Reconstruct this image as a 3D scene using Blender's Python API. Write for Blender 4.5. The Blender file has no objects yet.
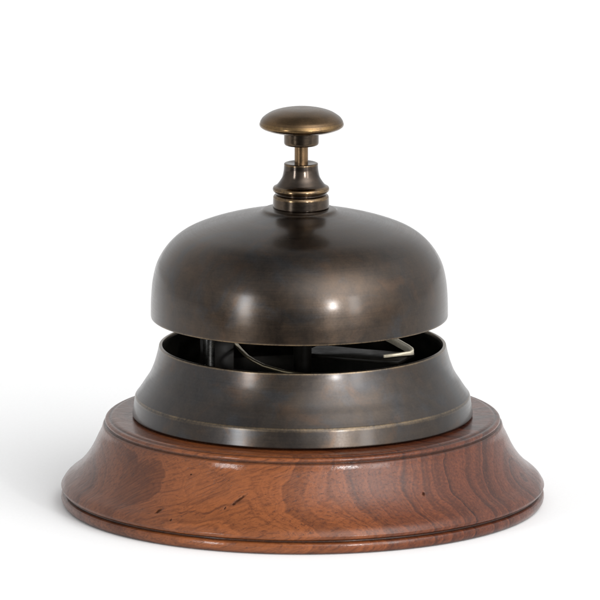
import bpy, math
from mathutils import Vector

# Everything is laid out in "units": 1 unit = 0.2886 mm (the base is 140 mm wide).
S = 0.07 / 242.5
AXIS_X = 0.0

C = bpy.context.scene.collection
scene = bpy.context.scene

# ------------------------------------------------------------------ profiles
def spline(P, n=12):
    """Catmull-Rom through (r, z, wear, material) points; wear/material held from the first point."""
    Q = [tuple(2*a-b for a, b in zip(P[0][:2], P[1][:2]))] + [p[:2] for p in P] + \
        [tuple(2*a-b for a, b in zip(P[-1][:2], P[-2][:2]))]
    out = []
    for i in range(1, len(Q)-2):
        p0, p1, p2, p3 = Q[i-1:i+3]
        for k in range(n):
            t = k/n
            out.append(tuple(.5*((2*b)+(c-a)*t+(2*a-5*b+4*c-d)*t*t+(3*b-a-3*c+d)*t**3)
                             for a, b, c, d in zip(p0, p1, p2, p3)))
    out.append(P[-1][:2])
    return out

def corner(prev, p, nxt, rad, n=5):
    """Round a corner of the profile with an arc (quadratic) of about the given radius."""
    a, b, c = Vector(prev), Vector(p), Vector(nxt)
    u = (a-b); v = (c-b)
    ra = min(rad, u.length*.49); rb = min(rad, v.length*.49)
    s, e = b+u.normalized()*ra, b+v.normalized()*rb
    return [tuple(s*(1-t)**2+b*2*t*(1-t)+e*t*t) for t in [k/n for k in range(n+1)]]

def build_profile(items):
    """items: ('p', r, z, round, wear) corner points or ('s', [(r,z)...]) splines. -> [(r,z,wear)]"""
    flat = []
    for it in items:
        if it[0] == 'p':
            flat.append(('p', (it[1], it[2]), it[3], it[4]))
        else:
            w = it[2] if len(it) > 2 else 0.0
            pts = spline(it[1])
            for q in pts:
                flat.append(('q', q, 0, w))
    out = []
    for i, (k, q, rd, w) in enumerate(flat):
        if k == 'p' and rd > 0 and 0 < i < len(flat)-1:
            for c in corner(flat[i-1][1], q, flat[i+1][1], rd):
                out.append((c[0], c[1], w))
        else:
            out.append((q[0], q[1], w))
    # subdivide long straight runs so that wear stays local
    res = [out[0]]
    for a, b in zip(out, out[1:]):
        L = math.hypot(b[0]-a[0], b[1]-a[1])
        if L < 1e-4:
            continue
        if L > 4:
            e = 0.8/L
            lo, hi = (a, b)
            res.append((a[0]+(b[0]-a[0])*e, a[1]+(b[1]-a[1])*e, min(a[2], b[2])))
            m = int(L//6)
            for k in range(1, m):
                t = e+(1-2*e)*k/m
                res.append((a[0]+(b[0]-a[0])*t, a[1]+(b[1]-a[1])*t, min(a[2], b[2])))
            res.append((a[0]+(b[0]-a[0])*(1-e), a[1]+(b[1]-a[1])*(1-e), min(a[2], b[2])))
        res.append(b)
    return res

def lathe(name, items, mats, parent, seg=288, loc=(0, 0, 0), mat_fn=None, wobble=0.0):
    prof = build_profile(items)
    verts, faces, wear, mi = [], [], [], []
    rows = []
    for r, z, w in prof:
        if r < 0.05:
            rows.append([len(verts)]); verts.append((0, 0, z*S)); wear.append(w)
        else:
            row = []
            for k in range(seg):
                a = 2*math.pi*k/seg
                rr = r*(1+wobble*(math.sin(2*a+.7)+.5*math.sin(3*a+2.1)))
                row.append(len(verts)); verts.append((rr*S*math.cos(a), rr*S*math.sin(a), z*S)); wear.append(w)
            rows.append(row)
    for j, (A, B) in enumerate(zip(rows, rows[1:])):
        m = mat_fn(j, prof) if mat_fn else 0
        for k in range(seg):
            k2 = (k+1) % seg
            if len(A) == 1 and len(B) == 1:
                continue
            if len(A) == 1:
                faces.append((A[0], B[k2], B[k]))
            elif len(B) == 1:
                faces.append((A[k], A[k2], B[0]))
            else:
                faces.append((A[k], A[k2], B[k2], B[k]))
            mi.append(m)
    me = bpy.data.meshes.new(name)
    me.from_pydata(verts, [], faces)
    at = me.attributes.new('wear', 'FLOAT', 'POINT')
    at.data.foreach_set('value', wear)
    for m in mats:
        me.materials.append(m)
    me.polygons.foreach_set('material_index', mi)
    me.polygons.foreach_set('use_smooth', [True]*len(faces))
    me.update()
    o = bpy.data.objects.new(name, me)
    C.objects.link(o)
    o.parent = parent
    o.location = tuple(c*S for c in loc)
    return o

def sweep(name, pts, section, mat, parent, up=(0, 0, 1), taper=None):
    """Sweep a closed 2-D section (across, up) along a polyline of points, capped."""
    verts, faces = [], []
    P = [Vector(p)*S for p in pts]
    n = len(section)
    for i, p in enumerate(P):
        t = (P[min(i+1, len(P)-1)]-P[max(i-1, 0)]).normalized()
        side = t.cross(Vector(up)).normalized()
        u = side.cross(t).normalized()
        f = taper[i] if taper else 1.0
        fa, fb = f if isinstance(f, tuple) else (f, f)
        for a, b in section:
            verts.append(p+side*(a*S*fa)+u*(b*S*fb))
    for i in range(len(P)-1):
        for k in range(n):
            k2 = (k+1) % n
            faces.append((i*n+k, i*n+k2, (i+1)*n+k2, (i+1)*n+k))
    faces.append(tuple(range(n))[::-1])
    faces.append(tuple((len(P)-1)*n+k for k in range(n)))
    me = bpy.data.meshes.new(name)
    me.from_pydata([tuple(v) for v in verts], [], faces)
    me.materials.append(mat)
    me.polygons.foreach_set('use_smooth', [n > 6]*len(faces))
    me.update()
    import bmesh
    bm = bmesh.new(); bm.from_mesh(me)
    bmesh.ops.recalc_face_normals(bm, faces=bm.faces)
    bm.to_mesh(me); bm.free()
    o = bpy.data.objects.new(name, me)
    C.objects.link(o)
    o.parent = parent
    return o

def circle(r, n=16):
    return [(r*math.cos(2*math.pi*k/n), r*math.sin(2*math.pi*k/n)) for k in range(n)]

def rect(w, h, b=.5):
    x, y = w/2, h/2
    return [(x-b, -y), (x, -y+b), (x, y-b), (x-b, y), (-x+b, y), (-x, y-b)] if False else \
        [(-x+b, -y), (x-b, -y), (x, -y+b), (x, y-b), (x-b, y), (-x+b, y), (-x, y-b), (-x, -y+b)]

# ------------------------------------------------------------------ materials
class NT:
    def __init__(self, mat):
        self.t = mat.node_tree; self.n = self.t.nodes; self.l = self.t.links
    def node(self, kind, **kw):
        nd = self.n.new(kind)
        for k, v in kw.items():
            setattr(nd, k, v)
        return nd
    def link(self, a, b):
        self.l.new(a, b)
    def val(self, sock, v):
        if hasattr(v, 'is_linked'):
            self.link(v, sock)
        else:
            sock.default_value = v
    def math(self, op, a, b=0.0, c=0.0, clamp=False):
        nd = self.node('ShaderNodeMath', operation=op, use_clamp=clamp)
        self.val(nd.inputs[0], a); self.val(nd.inputs[1], b); self.val(nd.inputs[2], c)
        return nd.outputs[0]
    def vmath(self, op, a, b=None, scale=None):
        nd = self.node('ShaderNodeVectorMath', operation=op)
        self.val(nd.inputs[0], a)
        if b is not None:
            self.val(nd.inputs[1], b)
        if scale is not None:
            self.val(nd.inputs['Scale'], scale)
        return nd.outputs['Value'] if op in ('DOT_PRODUCT', 'LENGTH', 'DISTANCE') else nd.outputs[0]
    def noise(self, vec, scale=1.0, detail=3.0, rough=.55, dist=0.0, dims='3D'):
        nd = self.node('ShaderNodeTexNoise', noise_dimensions=dims)
        if dims == '1D':
            self.val(nd.inputs['W'], vec)
        else:
            self.val(nd.inputs['Vector'], vec)
        nd.inputs['Scale'].default_value = scale; nd.inputs['Detail'].default_value = detail
        nd.inputs['Roughness'].default_value = rough; nd.inputs['Distortion'].default_value = dist
        return nd.outputs[0]
    def ramp(self, fac, stops, interp='LINEAR'):
        nd = self.node('ShaderNodeValToRGB'); cr = nd.color_ramp; cr.interpolation = interp
        while len(cr.elements) < len(stops):
            cr.elements.new(.5)
        for e, (p, c) in zip(cr.elements, stops):
            e.position = p; e.color = (*c, 1) if len(c) == 3 else c
        self.link(fac, nd.inputs[0])
        return nd.outputs[0]
    def maprange(self, v, a, b, c=0.0, d=1.0, smooth=False):
        nd = self.node('ShaderNodeMapRange', interpolation_type='SMOOTHSTEP' if smooth else 'LINEAR')
        self.val(nd.inputs[0], v)
        for i, q in enumerate((a, b, c, d)):
            self.val(nd.inputs[i+1], q)
        return nd.outputs[0]
    def mix(self, fac, a, b, mode='MIX'):
        nd = self.node('ShaderNodeMix', data_type='RGBA', blend_type=mode)
        self.val(nd.inputs['Factor'], fac)
        for sk, v in ((nd.inputs[6], a), (nd.inputs[7], b)):
            if isinstance(v, tuple):
                sk.default_value = (*v, 1) if len(v) == 3 else v
            else:
                self.link(v, sk)
        return nd.outputs[2]
    def units(self):
        """object coordinates in layout units"""
        tc = self.node('ShaderNodeTexCoord')
        return self.vmath('SCALE', tc.outputs['Object'], scale=1/S)

def new_mat(name):
    m = bpy.data.materials.new(name); m.use_nodes = True
    nt = NT(m)
    return m, nt, nt.n['Principled BSDF']

def bronze(name, grey, brown, worn, rough=.3, mottle=1.0, aniso=.3, brown_amt=.5, seed=0.0, coat=0.0, bloom=0.0, metal=1.0):
    m, t, b = new_mat(name)
    P = t.units()
    sep = t.node('ShaderNodeSeparateXYZ'); t.link(P, sep.inputs[0])
    x, y, z = sep.outputs
    rad = t.math('SQRT', t.math('ADD', t.math('MULTIPLY', x, x), t.math('MULTIPLY', y, y)))
    Po = t.vmath('ADD', P, (seed, seed*.7, -seed))
    big = t.noise(Po, .011, 2, .5, .4)
    mid = t.noise(Po, .06, 5, .65, .3)
    fine = t.noise(Po, .45, 4, .65)
    # lathe marks: very fine rings, broken up round the axis
    comb = t.node('ShaderNodeCombineXYZ')
    t.link(t.math('MULTIPLY', rad, 1.0), comb.inputs[0]); t.link(z, comb.inputs[1])
    t.link(t.math('MULTIPLY', t.math('ARCTAN2', y, x), 3.0), comb.inputs[2])
    rings = t.noise(comb.outputs[0], .8, 3, .7)
    fr = t.maprange(t.math('ADD', t.math('MULTIPLY', big, .62), t.math('ADD', t.math('MULTIPLY', mid, .28), t.math('MULTIPLY', rings, .1))), .30+.2*(.5-brown_amt), .70+.2*(.5-brown_amt), 0, 1, True)
    col = t.mix(fr, grey, brown)
    if bloom:
        bl = t.noise(t.vmath('ADD', Po, (91, 17, 45)), .017, 4, .6, .8)
        col = t.mix(t.maprange(bl, .50, .68, 0, bloom, True), col, (.040, .042, .046))
        rd = t.noise(t.vmath('ADD', Po, (-61, 77, 5)), .024, 4, .6, .8)
        col = t.mix(t.maprange(rd, .52, .70, 0, bloom, True), col, (.072, .044, .028))
        b.inputs['Coat Weight'].default_value = coat
        b.inputs['Coat IOR'].default_value = 1.5
        t.link(t.math('ADD', t.maprange(bl, .3, .7, .13, .21), t.maprange(fine, .3, .7, -.03, .03)), b.inputs['Coat Roughness'])
    tone = t.maprange(t.math('ADD', t.math('MULTIPLY', mid, .52), t.math('ADD', t.math('MULTIPLY', fine, .30), t.math('MULTIPLY', rings, .18))), .34, .66, 1-.24*mottle, 1+.24*mottle)
    col = t.mix(1.0, col, t.node('ShaderNodeCombineXYZ').outputs[0], 'MULTIPLY') if False else col
    cc = t.node('ShaderNodeCombineColor')
    for i in range(3):
        t.link(tone, cc.inputs[i])
    col = t.mix(1.0, col, cc.outputs[0], 'MULTIPLY')
    at = t.node('ShaderNodeAttribute', attribute_name='wear')
    w = t.math('MULTIPLY', at.outputs['Fac'], t.maprange(t.math('ADD', t.math('MULTIPLY', mid, .6), t.math('MULTIPLY', fine, .4)), .38, .60, .12, 1.0), clamp=True)
    col = t.mix(w, col, worn)
    # tiny dark specks
    sp = t.node('ShaderNodeTexVoronoi'); t.link(Po, sp.inputs['Vector']); sp.inputs['Scale'].default_value = .06
    spk = t.math('LESS_THAN', sp.outputs['Distance'], .035)
    col = t.mix(t.math('MULTIPLY', spk, .3), col, (.01, .008, .006))
    t.link(col, b.inputs['Base Color'])
    b.inputs['Metallic'].default_value = metal
    t.link(t.math('ADD', t.maprange(mid, .3, .7, rough-.03, rough+.04), t.maprange(rings, .3, .7, -.03, .03)), b.inputs['Roughness'])
    b.inputs['Anisotropic'].default_value = aniso; b.inputs['Anisotropic Rotation'].default_value = .25
    tg = t.node('ShaderNodeTangent', direction_type='RADIAL', axis='Z')
    t.link(tg.outputs[0], b.inputs['Tangent'])
    bp = t.node('ShaderNodeBump'); bp.inputs['Strength'].default_value = .12; bp.inputs['Distance'].default_value = .35*S
    t.link(t.math('ADD', t.math('MULTIPLY', rings, .35), t.math('MULTIPLY', fine, .4)), bp.inputs['Height'])
    t.link(bp.outputs[0], b.inputs['Normal'])
    return m

M_bell = bronze('dark_bronze_patina', (.039, .033, .029), (.056, .037, .024), (.20, .14, .075), .31, coat=.36, bloom=.6, seed=13, brown_amt=.55)
M_collar = bronze('grey_bronze_patina', (.041, .037, .036), (.047, .035, .026), (.21, .15, .085), .33, coat=.36, bloom=.6, seed=51, brown_amt=.4)
M_neck = bronze('turned_bronze', (.060, .056, .054), (.064, .048, .036), (.22, .145, .075), .17, seed=7, brown_amt=.5)
M_button = bronze('handled_brass', (.095, .068, .046), (.130, .080, .040), (.26, .165, .07), .25, seed=29, brown_amt=.6, aniso=.3)
M_stem = bronze('brass_stem', (.17, .125, .075), (.17, .10, .05), (.34, .23, .12), .3, seed=3)
M_post = bronze('blackened_steel', (.2, .2, .195), (.17, .165, .15), (.2, .2, .19), .28, seed=77)
M_wire = bronze('pale_brass_wire', (.40, .36, .26), (.36, .29, .17), (.5, .45, .35), .35, seed=5, aniso=0)
M_hook = bronze('pale_brass_strip', (.80, .74, .60), (.72, .62, .44), (.8, .78, .7), .42, seed=15, aniso=0, metal=.35)

def inner_dark(name='near_black_inside', k=1.0):
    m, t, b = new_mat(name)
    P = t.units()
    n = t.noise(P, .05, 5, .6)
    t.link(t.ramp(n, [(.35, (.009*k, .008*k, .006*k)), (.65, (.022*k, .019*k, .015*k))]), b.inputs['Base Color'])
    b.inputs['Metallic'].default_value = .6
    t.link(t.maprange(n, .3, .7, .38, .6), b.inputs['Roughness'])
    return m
M_dark = inner_dark()  # near-black tone for the inner walls of collar and dome
M_iron = inner_dark('dull_iron', .6)
M_iron.node_tree.nodes['Principled BSDF'].inputs['Metallic'].default_value = .1
M_iron.node_tree.nodes['Principled BSDF'].inputs['Specular IOR Level'].default_value = .2
M_gap_shade = inner_dark('gap_shade_black', .25)  # shade of the gap put into the colour, so the post stays unseen
M_gap_shade.node_tree.nodes['Principled BSDF'].inputs['Metallic'].default_value = 0
M_gap_shade.node_tree.nodes['Principled BSDF'].inputs['Specular IOR Level'].default_value = .05

def rosewood():
    m, t, b = new_mat('varnished_rosewood')
    P = t.units()
    warp = t.node('ShaderNodeTexNoise'); t.link(P, warp.inputs['Vector'])
    warp.inputs['Scale'].default_value = .011; warp.inputs['Detail'].default_value = 3
    wv = t.vmath('SCALE', t.vmath('SUBTRACT', warp.outputs['Color'], (.5, .5, .5)), scale=30.0)
    Pw = t.vmath('ADD', P, wv)
    # growth rings round the pith, which runs slantwise through the front of the block
    A = (288.0, -66.0, 60.0)
    u = Vector((.90, -.206, .386)).normalized()
    q = t.vmath('SUBTRACT', Pw, A)
    along = t.vmath('DOT_PRODUCT', q, tuple(u))
    al = t.vmath('SCALE', tuple(u), scale=along)
    perp = t.vmath('SUBTRACT', q, al)
    dist = t.vmath('LENGTH', perp)
    fine_w = t.noise(P, .05, 3, .5)
    dw = t.math('ADD', dist, t.math('MULTIPLY', t.math('SUBTRACT', fine_w, .5), 5.0))
    nd_ = t.math('DIVIDE', dw, 412.0, clamp=True)
    # irregular ring spacing
    irr = t.noise(t.math('MULTIPLY', dw, .045), 1.0, 2, .5, dims='1D')
    phase = t.math('ADD', t.math('MULTIPLY', dw, 1/16.0), t.math('MULTIPLY', irr, 2.4))
    saw = t.math('FRACT', phase)
    ringd = t.math('MULTIPLY', t.math('POWER', saw, 1.35), t.maprange(saw, .76, 1.0, 1.0, 0.0, True))
    ringv = t.noise(t.math('MULTIPLY', dw, .06), 1.0, 1, .5, dims='1D')
    ringd = t.math('MULTIPLY', ringd, t.maprange(ringv, .3, .65, .5, 1.45))
    fines = t.noise(t.math('MULTIPLY', dw, .5), 1.0, 3, .6, dims='1D')
    heart = t.ramp(nd_, [
        (0.0, (.105, .030, .016)), (.30, (.125, .034, .015)), (.45, (.160, .043, .015)),
        (.53, (.210, .060, .018)), (.60, (.250, .077, .024)), (.75, (.235, .071, .022)), (1.0, (.20, .06, .02))])
    amp = t.ramp(nd_, [(0.0, (.9,)*3), (.30, (1,)*3), (.52, (1,)*3), (.60, (.40,)*3), (.72, (.30,)*3), (1, (.4,)*3)])
    dark = (.026, .007, .0045)
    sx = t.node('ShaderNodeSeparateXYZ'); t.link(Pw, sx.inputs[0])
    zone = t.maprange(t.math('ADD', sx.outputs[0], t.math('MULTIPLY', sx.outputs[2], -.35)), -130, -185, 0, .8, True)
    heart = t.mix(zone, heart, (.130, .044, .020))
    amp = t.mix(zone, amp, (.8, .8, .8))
    patch = t.maprange(t.noise(P, .02, 4, .6, .5), .3, .7, .55, 1.25)
    col = t.mix(t.math('MULTIPLY', t.math('MULTIPLY', ringd, amp), patch, clamp=True), heart, dark)
    col = t.mix(t.maprange(fines, .45, .8, 0, .4), col, dark)
    # fibres and open pores run along the pith
    fv = t.vmath('ADD', t.vmath('SCALE', perp, scale=.42), t.vmath('SCALE', al, scale=.015))
    fib = t.noise(fv, 1.0, 6, .68)
    col = t.mix(t.maprange(fib, .49, .71, 0, .74), col, (.036, .010, .006))
    col = t.mix(t.maprange(fib, .47, .28, 0, .28), col, (.26, .090, .028))
    pv = t.vmath('ADD', t.vmath('SCALE', perp, scale=.85), t.vmath('SCALE', al, scale=.10))
    por = t.noise(pv, 1.0, 2, .5)
    pore = t.maprange(por, .65, .72, 0, 1)
    col = t.mix(t.math('MULTIPLY', pore, .65), col, (.022, .008, .005))
    mott = t.noise(P, .35, 4, .7)
    ccm = t.node('ShaderNodeCombineColor')
    for i in range(3):
        t.link(t.maprange(mott, .3, .7, .88, 1.12), ccm.inputs[i])
    col = t.mix(1.0, col, ccm.outputs[0], 'MULTIPLY')
    # worm holes and bruises: small stretched pits at fixed spots on the block
    pits = None
    for (px, py, pz, ln, wd, ang) in PITS:
        qq = t.vmath('SUBTRACT', P, (px, py, pz))
        ca, sa = math.cos(ang), math.sin(ang)
        # tangent frame on the front of the block: across (x) and up (z + a little y)
        az = math.atan2(px, -py)
        ax = Vector((math.cos(az), math.sin(az), 0))
        upv = Vector((0, 0, 1))
        e1 = ax*ca+upv*sa; e2 = ax*(-sa)+upv*ca
        d1 = t.math('DIVIDE', t.vmath('DOT_PRODUCT', qq, tuple(e1)), ln)
        d2 = t.math('DIVIDE', t.vmath('DOT_PRODUCT', qq, tuple(e2)), wd)
        d = t.math('SQRT', t.math('ADD', t.math('MULTIPLY', d1, d1), t.math('MULTIPLY', d2, d2)))
        d = t.math('ADD', d, t.math('MULTIPLY', t.math('SUBTRACT', mott, .5), 1.3))
        near = t.math('LESS_THAN', t.vmath('LENGTH', qq), 30.0)
        f = t.math('MULTIPLY', t.maprange(d, .35, 1.25, 1.0, 0.0, True), near)
        pits = f if pits is None else t.math('MAXIMUM', pits, f)
    col = t.mix(t.math('MULTIPLY', pits, .8), col, (.014, .007, .005))
    # wax and dirt settled in the turned grooves
    at = t.node('ShaderNodeAttribute', attribute_name='wear')
    dirt = t.math('MULTIPLY', at.outputs['Fac'], t.maprange(mott, .3, .7, .6, 1.0), clamp=True)
    col = t.mix(dirt, col, (.018, .009, .006))
    cs = t.node('ShaderNodeHueSaturation'); cs.inputs['Saturation'].default_value = 1.0; cs.inputs['Value'].default_value = .81
    t.link(col, cs.inputs['Color'])
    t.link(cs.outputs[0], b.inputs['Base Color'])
    t.link(t.maprange(pits, 0, 1, .6, 0), b.inputs['Coat Weight'])
    t.link(t.maprange(pits, 0, 1, .08, .02), b.inputs['Specular IOR Level'])
    t.link(t.math('ADD', t.maprange(fib, .3, .7, .30, .46), t.math('MULTIPLY', pits, .3)), b.inputs['Roughness'])
    b.inputs['IOR'].default_value = 1.4
    b.inputs['Coat Weight'].default_value = .6
    t.link(t.maprange(mott, .3, .7, .09, .18), b.inputs['Coat Roughness'])
    h = t.math('SUBTRACT', t.math('MULTIPLY', fib, -.25), t.math('ADD', t.math('MULTIPLY', pore, .2), t.math('MULTIPLY', pits, 2.0)))
    h = t.math('ADD', h, t.math('MULTIPLY', t.noise(P, .05, 3, .5), 1.5))
    bp = t.node('ShaderNodeBump'); bp.inputs['Strength'].default_value = .45; bp.inputs['Distance'].default_value = .8*S
    t.link(h, bp.inputs['Height'])
    t.link(bp.outputs[0], b.inputs['Normal'])
    t.link(bp.outputs[0], b.inputs['Coat Normal'])
    return m

def pit(xs, z, r, ln, wd, ang):
    return (xs, -math.sqrt(max(r*r-xs*xs, 1)), z, ln, wd, math.radians(ang))
PITS = [pit(-62, 48, 215, 8.5, 1.5, 38), pit(-67, 44, 217, 2.2, 1.2, 20), pit(-142, 31, 231, 3.6, 1.7, 35),
        pit(-129, 26, 236, 1.6, 1.1, 0), pit(-76, 40, 221, 1.8, 1.0, 60), pit(119, 48, 215, 2.4, 1.8, 60),
        pit(-110, 66, 206, 1.2, .9, 20)]
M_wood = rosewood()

def paper():
    m, t, b = new_mat('white_paper')
    P = t.units()
    n = t.noise(P, .3, 4, .6)
    t.link(t.ramp(n, [(.3, (.86, .86, .86)), (.7, (.885, .885, .885))]), b.inputs['Base Color'])
    b.inputs['Roughness'].default_value = .75
    b.inputs['Specular IOR Level'].default_value = .25
    return m
M_paper = paper()

# ------------------------------------------------------------------ setting
def tabletop():
    me = bpy.data.meshes.new('tabletop')
    h, front, t = 3.0, -620*S, -.02
    v = [(-h, front, 0), (h, front, 0), (h, h, 0), (-h, h, 0)]
    v += [(x, y, t) for x, y, z in v]
    me.from_pydata(v, [], [(0, 1, 2, 3), (7, 6, 5, 4), (0, 4, 5, 1), (1, 5, 6, 2), (2, 6, 7, 3), (3, 7, 4, 0)])
    me.materials.append(M_paper)
    o = bpy.data.objects.new('tabletop', me); C.objects.link(o)
    o['kind'] = 'structure'
    o['label'] = 'plain white tabletop under the desk bell'
    o['category'] = 'tabletop'
tabletop()

# ------------------------------------------------------------------ the bell
bell = bpy.data.objects.new('desk_bell', None)
C.objects.link(bell)
bell.empty_display_size = .05
bell['label'] = 'dark bronze desk bell with push button on a turned varnished wooden base'
bell['category'] = 'desk bell'

# wooden base: flange, groove, ogee, groove, bead, top
lathe('wooden_base', [
    ('p', 0, .6, 0, 0), ('p', 239.5, .6, 1.5, .5), ('p', 242.6, 5.5, 3, 0), ('p', 241.8, 10.8, 1.5, 0), ('p', 237.6, 12.6, .8, 1.0),
    ('p', 237.8, 14.0, .6, .9), ('p', 241.0, 15.0, 1.5, 0),
    ('s', [(242.3, 18.5), (237.9, 25.0), (228.0, 33.0), (218.9, 43.0), (211.7, 54.0), (205.3, 67.0), (201.9, 74.0), (200.2, 80.0)]),
    ('p', 199.0, 81.5, .8, .5), ('p', 197.2, 81.9, .7, 1.0), ('p', 197.6, 83.0, .6, .7), ('p', 198.2, 85.6, 1.6, 0), ('p', 196.0, 87.3, 1.4, 0),
    ('p', 192.8, 87.0, .7, .8), ('p', 191.8, 88.2, .7, .5), ('p', 189.5, 88.8, 1.0, 0), ('p', 0, 88.8, 0, 0)],
    [M_wood], bell, wobble=.0006)

# flared metal collar with a hollow inside
collar_outer = [
    ('p', 139.0, 90.5, 0, 0), ('p', 170.8, 90.5, 1.5, 0), ('p', 168.0, 108.6, 1.2, .3), ('p', 167.2, 110.0, .8, .65),
    ('s', [(166.4, 110.8), (163.4, 115.0), (158.8, 122.0), (153.0, 131.0), (148.5, 142.0), (145.6, 152.0), (144.0, 159.0)]),
    ('p', 143.6, 160.9, .8, .7), ('p', 140.6, 161.3, .8, .8), ('p', 140.0, 158.0, .5, 0)]
collar_inner = [('s', [(141.0, 153.0), (143.8, 143.0), (148.5, 131.0), (154.0, 122.5), (158.0, 117.0)]),
                ('p', 158.0, 92.5, 1, 0), ('p', 0.0, 92.5, 0, 0)]
n_out = len(build_profile(collar_outer))
lathe('bell_collar', collar_outer+collar_inner, [M_collar, M_dark], bell, mat_fn=lambda j, p: 1 if j > n_out-2 else 0)

# domed bell, slightly off the axis as in the photograph
BX = -3.2
dome_outer = [
    ('p', 145.2, 189.9, .6, .6), ('p', 148.4, 189.6, .9, .9),
    ('s', [(148.7, 191.5), (148.3, 210.0), (146.5, 228.0), (141.8, 245.0), (131.4, 261.2), (117.0, 273.4), (98.0, 281.9), (72.0, 289.6), (41.0, 295.9)]),
    ('p', 38.2, 297.0, 1.5, .1), ('p', 36.0, 299.2, 2.0, .15), ('p', 25.0, 300.9, 0, .2)]
dome_inner = [('p', 8.0, 294.0, 1, 0), ('s', [(39.0, 290.0), (72.0, 284.5), (97.0, 277.2), (114.0, 269.4), (127.4, 258.0), (137.6, 243.5), (142.2, 227.0), (144.2, 210.0), (144.9, 191.5)]),
              ('p', 145.2, 189.9, 0, .6)]
n_dome = len(build_profile(dome_outer))
lathe('bell_dome', dome_outer+dome_inner, [M_bell, M_dark], bell, loc=(BX, 0, 0), mat_fn=lambda j, p: 1 if j > n_dome-2 else 0)

# turned neck on top of the bell
NX = -1.6
lathe('neck', [
    ('p', 0, 300.4, 0, 0), ('p', 28.2, 300.6, .8, .1), ('p', 27.9, 311.6, 1.0, .7), ('p', 26.6, 313.4, .8, .6), ('p', 24.6, 314.2, .8, 0), ('p', 24.4, 315.2, .8, 0),
    ('s', [(25.6, 315.9), (27.7, 317.3), (28.3, 319.3), (27.6, 321.2), (26.0, 322.3)], .85),
    ('s', [(24.6, 323.0), (22.4, 325.5), (19.0, 331.0), (17.4, 338.0), (17.0, 343.0)]),
    ('p', 17.0, 345.2, .9, .6), ('p', 15.0, 345.8, .8, .3), ('p', 7.2, 344.8, .5, 0), ('p', 0.0, 344.8, 0, 0)],
    [M_neck], bell, seg=160, loc=(NX, 0, 0))

lathe('plunger_stem', [('p', 0, 340, 0, 0), ('p', 6.8, 340, 0, 0), ('p', 6.8, 368.5, 0, .3), ('p', 0, 368.5, 0, 0)],
      [M_stem], bell, seg=96, loc=(NX+.3, 0, 0))

button = lathe('push_button', [
    ('p', 0, 376.4, 0, 0), ('p', 19, 376.6, 0, 0),
    ('s', [(25.0, 377.3), (33.0, 378.9), (38.6, 380.9)], .35),
    ('s', [(39.8, 381.5), (41.6, 383.0), (42.1, 385.0), (41.3, 387.4)], .5),
    ('s', [(40.9, 388.4), (38.2, 391.8), (31.0, 396.4), (20.5, 399.6), (10.0, 400.8), (0.0, 401.0)])],
    [M_button], bell, seg=160, loc=(-1.0, 0, 0))
lathe('ferrule', [('p', 0, 363.6, 0, 0), ('p', 16.4, 363.8, 1.5, .2), ('p', 17.4, 365.6, 1.2, .35), ('p', 17.4, 378.0, 0, .25), ('p', 0, 378.0, 0, 0)],
      [M_neck], button, seg=128, loc=(-.2, 0, 0))  # wear value spread all over, a painted lightening of the shaded ferrule

# works seen through the gap between bell and collar
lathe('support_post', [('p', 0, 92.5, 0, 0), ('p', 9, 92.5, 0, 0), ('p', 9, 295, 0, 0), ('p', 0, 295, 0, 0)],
      [M_gap_shade], bell, seg=64)
lathe('pivot_post', [('p', 0, 92.5, 0, 0), ('p', 6.0, 92.5, 0, 0), ('p', 6.0, 175, 1, 0), ('p', 0, 176, 0, 0)],
      [M_post], bell, seg=64, loc=(-94, 22, 0))
sweep('pivot_bracket', [(-86, 40, 92.5), (-86, 40, 130), (-86, 40, 182)], rect(5, 34, .6), M_iron, bell, up=(1, 0, 0))
arm = sweep('striker_arm', [(8, 30, 148), (50, 10, 148), (85, -6, 148.5), (104, -14, 149)], rect(44, 4, .8), M_iron, bell)
sweep('striker_hook', [(62, 108, 156), (76, 80, 156), (88, 52, 155.8), (99, 24, 155.2), (106, 6, 154.8), (109.5, -4, 154.6), (110, -9, 154.5), (107, -13, 154.4), (98, -17, 154.2), (81, -25, 153.8)],
      rect(2.6, 8.0, .4), M_hook, arm, taper=[(1, 1)]*5+[(1, .9), (1, .7), (1, .5), (1.1, .40), (1.1, .38)])
sweep('spring_wire', [(-80, 105, 151), (-75, 84, 150.5), (-68, 58, 150), (-62, 24, 150), (-55, -10, 150), (-48, -32, 150), (-38, -54, 149.5), (-18, -78, 149), (4, -90, 148), (30, -96, 146), (52, -92, 144)],
      circle(2.1, 12), M_wire, bell)

# ------------------------------------------------------------------ camera
PITCH = math.radians(11.5); DIST = 9000.0; AIM = 206.0
cam_d = bpy.data.cameras.new('camera'); cam = bpy.data.objects.new('camera', cam_d); C.objects.link(cam)
cam_d.sensor_width = 36.0
cam_d.lens = 18.0*DIST/300.0
CX = -302.6+300.0
cam.location = (CX*S, -math.cos(PITCH)*DIST*S, (AIM+math.sin(PITCH)*DIST)*S)
cam.rotation_euler = (math.pi/2-PITCH, 0, 0)
cam_d.clip_start = .05; cam_d.clip_end = 50
scene.camera = cam

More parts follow.
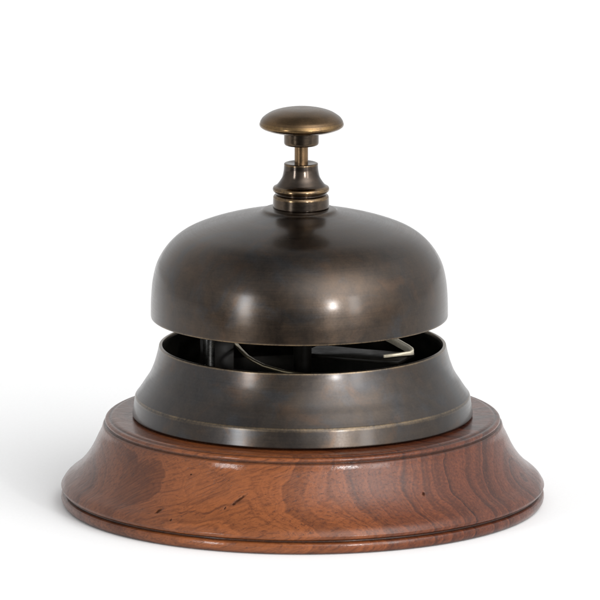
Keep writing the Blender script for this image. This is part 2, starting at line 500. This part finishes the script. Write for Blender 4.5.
# ------------------------------------------------------------------ light
def softbox(name, az, el, dist, w, h, radiance, color=(1, 1, 1), shape='RECTANGLE'):
    """Area lamp at azimuth az (degrees, 0 = towards the camera, + = right) and elevation el, facing the bell."""
    d = bpy.data.lights.new(name, 'AREA'); d.shape = shape
    d.size = w
    if shape in ('RECTANGLE', 'ELLIPSE'):
        d.size_y = h
    area = w*h if shape == 'RECTANGLE' else math.pi*w*w/4
    d.energy = radiance*math.pi*area
    d.color = color
    o = bpy.data.objects.new(name, d); C.objects.link(o)
    a, e = math.radians(az), math.radians(el)
    tgt = Vector((0, 0, .05))
    o.location = tgt+Vector((math.sin(a)*math.cos(e), -math.cos(a)*math.cos(e), math.sin(e)))*dist
    o.rotation_euler = (tgt-o.location).to_track_quat('-Z', 'Y').to_euler()
    return o
softbox('window_lamp', -42.5, 7, 1.5, .22, .52, 18.0, (.95, .98, 1))
softbox('bulb_lamp', 25.7, 9, 1.5, .10, .10, 280, shape='DISK')
softbox('strip_lamp', 43, 8, 1.5, .22, .46, 8.0)

world = bpy.data.worlds.new('World'); scene.world = world; world.use_nodes = True
wt = NT(world)
tc = wt.node('ShaderNodeTexCoord')
dirn = wt.vmath('NORMALIZE', tc.outputs['Generated'])
sp = wt.node('ShaderNodeSeparateXYZ'); wt.link(dirn, sp.inputs[0])
# the studio: a pale room, dim behind the camera and below the table, with a big soft light high on the right
base = wt.maprange(sp.outputs['Y'], -1, -.4, .34, .74, True)
low = wt.maprange(sp.outputs['Z'], -.12, .10, .30, 1.0, True)
ka, ke = math.radians(36), math.radians(32)
key = (math.sin(ka)*math.cos(ke), -math.cos(ka)*math.cos(ke), math.sin(ke))
lobe = wt.math('POWER', wt.math('MAXIMUM', wt.vmath('DOT_PRODUCT', dirn, key), 0.0), 9.0)
side = wt.math('POWER', wt.math('MAXIMUM', wt.vmath('DOT_PRODUCT', dirn, (.80, -.30, .52)), 0.0), 3.0)
roof = wt.maprange(sp.outputs['Z'], .62, .95, 1.0, .42, True)
base = wt.math('MULTIPLY', base, roof)
f = wt.math('ADD', wt.math('MULTIPLY', base, low), wt.math('ADD', wt.math('MULTIPLY', lobe, 4.1), wt.math('MULTIPLY', side, .7)))
bg = wt.n['Background']
cc = wt.node('ShaderNodeCombineColor')
for i in range(3):
    wt.link(f, cc.inputs[i])
wt.link(cc.outputs[0], bg.inputs['Color'])
bg.inputs['Strength'].default_value = 1.08

scene.view_settings.view_transform = 'Standard'
scene.view_settings.look = 'None'
scene.view_settings.exposure = 0.0
scene.view_settings.gamma = 1.0
